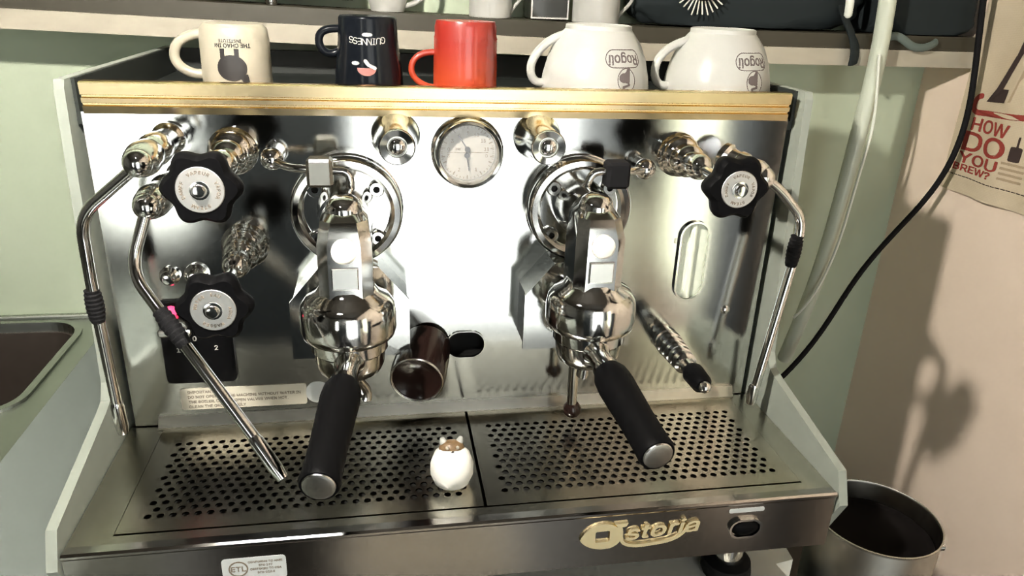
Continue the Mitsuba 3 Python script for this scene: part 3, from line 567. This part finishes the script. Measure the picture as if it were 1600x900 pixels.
# ================================================================ shelf above
xs = [-1.98, -.555, -.25, 0, .3, .848]; zb = [.428, .4095, .402, .396, .3895, .390]
def plank(y0, y1, dz0, dz1):
    v = []
    for x, z in zip(xs, zb): v += [(x, y0, z + dz0), (x, y1, z + dz0), (x, y1, z + dz1), (x, y0, z + dz1)]
    f = [[0, 1, 2, 3], [20, 23, 22, 21]]
    for i in range(5):
        for j in range(4): a = i * 4 + j; b = i * 4 + (j + 1) % 4; f.append([a, b, b + 4, a + 4])
    return (np.array(v), np.array(f))
K = 'wall_shelf'
L(K, 'cream painted wall shelf above the machine with a dark brown liner', 'shelf')
E(K + '__plank', plank(.30, .4195, 0, .0245), 'shelf_paint', False)
E(K + '__liner', plank(.302, .4195, .0247, .046), 'brown_liner', False, label='dark brown liner board')
zt = lambda x: float(np.interp(x, xs, zb)) + .0462
def small_cup(px0, px1, kind, lab, hp_, y=.343):
    K = N('espresso_cup'); x = (px0 + px1) / 2; r = (px1 - px0) / 2; z = zt(x); L(K, lab, 'cup', 'small white cups on the shelf')
    pf = [(r * .8, 0), (r * .84, .002), (r, .020), (r * 1.08, .05), (r * 1.1, .06)] if kind else [(r * .95, 0), (r, .002), (r, .06)]
    E(K + '__body', lathe([(0, 0)] + pf + [(pf[-1][0] - .003, .06), (r * .8, .006), (0, .006)], (x, y, z), n=48), 'white_glaze', 40)
    E(K + '__handle', tube(curve([(x + r * a_, y, z + b_) for a_, b_ in hp_], 24), .0036 if kind else .0026, 12), 'white_glaze', 60)
x0, x1 = (-0.1003, 0.3430, 0.4514)[0], (-0.0444, 0.3430, 0.4532)[0]; small_cup(x0, x1, 1, 'small tapered white cup on the shelf above the black mug', [(.82, .008), (1.3, .012), (1.9, .026), (2.0, .04), (1.0, .045)])
x0, x1 = (0.0426, 0.3430, 0.4544)[0], (0.1038, 0.3430, 0.4565)[0]; small_cup(x0, x1, 0, 'straight white espresso cup on the shelf above the red mug', [(.98, .008), (1.2, .018), (1.6, .04), (1.5, .05), (.98, .053)])
x0, x1 = (0.1953, 0.3430, 0.4508)[0], (0.2643, 0.3430, 0.4530)[0]; small_cup(x0, x1, 0, 'straight white espresso cup on the shelf behind the first wide cup', [(.98, .008), (1.2, .018), (1.6, .04), (1.5, .05), (.98, .053)])
K = 'dark_appliance'
L(K, 'long dark glossy appliance with two bright feet on the shelf at the left', 'appliance')
E(K + '__body', bx((-.66, .345, zt(-.35) + .006), (-.115, .412, .60), .006), 'dark_glass', False)
for px in ((-0.4002, 0.3350, 0.4383)[0], (-0.2286, 0.3350, 0.4391)[0]):
    E(N(K + '__foot'), lathe([(0, 0), (.007, 0), (.008, .004), (.008, .016), (0, .016)], (px, .335, zt(px)), (0, 0, 1), 20), 'chrome', 40, label='bright metal foot')
K = 'black_box'
L(K, 'small black box with pale edges on the shelf between two espresso cups', 'box')
bx0, bx1 = (0.1342, 0.3500, 0.4573)[0], (0.1907, 0.3500, 0.4592)[0]; zz = zt(.16)
E(K + '__shell', bx((bx0, .352, zz), (bx1, .41, zz + .09), .003), 'dark_glass', False)
E(K + '__edge', ext(sbox(bx0, zz + .002, bx1, zz + .088) - sbox(bx0 + .0025, zz + .0045, bx1 - .0025, zz + .0855), .002, XZ, (0, .352, 0)), 'aluminium', False, label='pale edging')
def lump(seed, c, s, amp, freq, sub=4):
    m = trimesh.creation.icosphere(subdivisions=sub, radius=1.0); v = np.array(m.vertices); v = v * (1 + amp * (meshkit.fbm(v * freq + seed * 7.3, 3, seed) - .5))[:, None] * np.array(s) + np.array(c); m.vertices = v; return m
K = 'cloth_bag'
L(K, 'dark cloth bag slumped along the right half of the shelf', 'bag')
bg = lump(4, (.47, .378, .497), (.215, .058, .085), .35, 2.2); v = np.array(bg.vertices)
v[:, 0] = np.clip(v[:, 0], .292, .668); v[:, 1] = np.clip(v[:, 1], .332, .414); v[:, 2] = np.maximum(v[:, 2], .4385 + .0 * v[:, 0]); bg.vertices = v
E(K + '__sack', bg, 'black_cloth', True)
st = curve([(.66, .36, .50), (0.6236, 0.3180, 0.4469), (0.6262, 0.2960, 0.4205), (0.6281, 0.2940, 0.3926)], 24)
E(K + '__strap', tube(st, .017, 12, ry=.25, side=(1, 0, 0)), 'black_cloth', 60, label='dark strap hanging over the shelf edge')
K = 'folded_cloth'
L(K, 'dark folded cloth on the shelf end beside the tea towel', 'cloth')
bg = lump(9, (.765, .37, .475), (.110, .085, .068), .35, 2.0); v = np.array(bg.vertices); v[:, 1] = np.clip(v[:, 1], .306, .414); v[:, 0] = np.clip(v[:, 0], .674, .835); v[:, 2] = np.maximum(v[:, 2], .4372); bg.vertices = v
E(K, bg, 'black_cloth', True)
K = 'woven_strap'
L(K, 'grey woven strap lying over the shelf edge right of the hose', 'strap')
E(K, tube(curve([(0.6783, 0.2970, 0.4311), (0.6958, 0.2920, 0.4337), (0.7186, 0.2890, 0.4215), (0.7417, 0.2900, 0.4201), (0.7630, 0.2960, 0.4278)], 40), .0062 , 10, ry=.7), 'strap_grey', 50)
K = 'round_brush'
L(K, 'round dark brush with pale radiating bristles on the shelf', 'brush')
bc = V(*(0.3783, 0.3150, 0.4942))
E(K + '__hub', lathe([(0, 0), (.016, 0), (.020, .006), (.020, .016), (0, .018)], bc, (0, -1, 0), 28), 'black_plastic', 40)
br = []
for i in range(30):
    t = i / 30 * 2 * np.pi; o = V(math.cos(t), -.1, math.sin(t)); br.append(cyl(bc + o * .017, bc + o * (.038 + .004 * rng.random()), .0011, 5))
E(K + '__bristles', cat(*br), 'ivory', 40, kind='stuff', label='pale bristles')
E(K + '__handle', cyl(bc + (0, .0, 0), bc + (.0, .012, .0), .009, 16), 'black_plastic', 40)
K = 'plastic_stick'
L(K, 'pale plastic stick hanging down in front of the cloth bag', 'stick')
E(K, tube([(0.6042, 0.3000, 0.5097), (0.6081, 0.3000, 0.4789), (0.6088, 0.3000, 0.4619), (0.6096, 0.3000, 0.4583)], [.0062, .0062, .0060, .003], 14), 'white_cord', 50)

# ================================================================ hose, cord, cable, towel on the right
K = 'clear_hose'
L(K, 'wide pale plastic hose hanging down in front of the shelf end', 'hose')
E(K, tube(curve([(0.6516, 0.2800, 0.5200), (0.6563, 0.2800, 0.4677), (0.6584, 0.2800, 0.3852), (0.6530, 0.2800, 0.2830), (0.6495, 0.2850, 0.1724), (0.6498, 0.3000, 0.0667), (0.6463, 0.3200, -0.0376), (0.6451, 0.3500, -0.1425)], 50), .0125, 18), 'vinyl', 60)
K = 'white_cord'
L(K, 'thin white cord running down beside the pale hose', 'cord')
E(K + '', tube(curve([(0.6477, 0.2620, 0.4099), (0.6546, 0.2620, 0.3684), (0.6622, 0.2620, 0.3012), (0.6577, 0.2620, 0.2360), (0.6510, 0.2620, 0.1574), (0.6482, 0.2750, 0.0758), (0.6361, 0.2900, 0.0062), (0.6226, 0.3100, -0.0397)], 50), .0022, 10), 'white_cord', 60)
K = 'black_cable'
L(K, 'black cable hanging in a curve from the shelf end down behind the machine', 'cable')
E(K, tube(curve([(0.7916, 0.2620, 0.5426), (0.8015, 0.2620, 0.4729), (0.8144, 0.2620, 0.3950), (0.8219, 0.2620, 0.3025), (0.8156, 0.2680, 0.2376), (0.8035, 0.2900, 0.1717), (0.7590, 0.2900, 0.1116), (0.7150, 0.2900, 0.0430), (0.6652, 0.2900, -0.0645), (0.6128, 0.2900, -0.1434), (0.5717, 0.3000, -0.1981)], 70), .0046, 12), 'black_rubber', 60)
K = 'tea_towel'
L(K, 'printed linen tea towel hanging on the pink wall at the right edge', 'towel')
yy = np.linspace(.3085, -.16, 60); zz = np.linspace(.198, .75, 60)
wav = lambda y, z: XR - .009 - .0035 * math.sin(y * 34 + z * 3) - .002 * math.sin(y * 71)
def sheet(off, ys, zs):
    v = [(wav(y, z) + off, y + (.012 * (.198 - z) / .3 if 0 else -.02 * (z - .198)), z - .045 * (y - .3085) * (.0)) for z in zs for y in ys]
    n = len(ys); f = [[i * n + j, i * n + j + 1, (i + 1) * n + j + 1, (i + 1) * n + j] for i in range(len(zs) - 1) for j in range(n - 1)]; return v, f
v1, f1 = sheet(0, yy, zz); v2, f2 = sheet(.0018, yy, zz); n1 = len(v1)
E(K + '__cloth', (np.array(v1 + v2), np.array(f1 + [[q + n1 for q in r[::-1]] for r in f2])), 'towel_cloth', True)
def drape(m):                                            # flat print: x runs along the wall towards the camera, y is height
    m = m.copy(); m = m.subdivide_to_size(.012) if 0 else m; v = np.array(m.vertices); y, z = .3085 - v[:, 0], v[:, 1]
    m.vertices = np.stack([np.array([wav(a_, b_) for a_, b_ in zip(y, z)]) - .0006 - v[:, 2], y - .02 * (z - .198), z], 1); return m
def word(s, x0, z0, w, h):
    m = meshkit.text_mesh(s, h, .0004, True); b = m.bounds; m.apply_translation(-b[0]); m.apply_scale([w / (b[1][0] - b[0][0]), h / (b[1][1] - b[0][1]), 1]); m.apply_translation([x0, z0, 0]); return m
wd = []
E(K + '__lettering', cat(*[drape(q) for q in (word('HOW', .036, .2985, .082, .0205), word('DO', .028, .2655, .092, .031), word('YOU', .027, .246, .088, .0175), word('BREW?', .021, .2330, .086, .0115))]), 'towel_red', False, label='dark red lettering reading HOW DO YOU BREW?')
curl = LineString(curve([(.040, .352, 0), (.030, .340, 0), (.032, .330, 0), (.05, .327, 0), (.10, .330, 0), (.16, .335, 0), (.22, .342, 0)], 40)[:, :2]).buffer(.0042)
E(K + '__red_band', drape(ext(curl, .0004)), 'towel_red', False)
kettle = unary_union([Polygon([(.052, .345), (.092, .348), (.095, .368), (.066, .366)]), Polygon([(.066, .366), (.080, .366), (.100, .412), (.090, .416)]), Polygon([(.090, .412), (.100, .412), (.112, .445), (.100, .450)]), Point(.112, .452).buffer(.010)])
E(K + '__dark_print', drape(cat(ext(kettle, .0004), ext(unary_union([rrect(.128, .268, .146, .290, .003), sbox(.136, .288, .139, .305)]), .0004))), 'towel_dark', False)
E(K + '__pale_print', drape(ext(Polygon([(.10, .350), (.15, .355), (.145, .42), (.118, .42)]), .0003)), 'towel_tan', False)
for i in range(4): E(N(K + '__print_line'), drape(ext(sbox(.120, .262 - .008 * i, .158, .2655 - .008 * i), .0003)), 'towel_tan', False)
st = [drape(ext(sbox(.012 + .0085 * i, .2245, .018 + .0085 * i, .2257), .0006)) for i in range(50)]
E(K + '__stitching', cat(*st), 'towel_dark', False, kind='stuff', label='dark stitched hem line')

# ================================================================ knock bin
K = 'knock_bin'
L(K, 'round steel knock bin with a black inside at the lower right', 'bin')
c = V(.4965, -.137, 0); r = .0730; zr = -.100
E(K + '__shell', lathe([(0, -.4448), (r - .006, -.4448), (r - .003, -.440), (r, zr - .004), (r + .001, zr), (r - .0008, zr + .0004), (r - .0022, zr - .002), (r - .0022, zr - .034), (0, zr - .036)], c, n=72), 'bin_steel', 40)
E(K + '__liner', lathe([(0, zr - .031), (r - .010, zr - .031), (r - .0028, zr - .026), (r - .0028, zr - .033), (0, zr - .033)], c, n=56), 'coffee', 40, label='black inside')
E(K + '__knock_bar', cyl(c + (.028, -r + .006, zr - .014) , c + (.028, r - .010, zr - .014), .008), 'black_rubber', 40) if 0 else None
E(K + '__stud', lathe([(0, .006), (.004, .005), (.006, 0), (0, 0)][::-1], c + V(math.cos(-.62), math.sin(-.62), 0) * (r - .0005) + (0, 0, zr - .016), (math.cos(-.62), math.sin(-.62), 0), 16), 'chrome', 50)
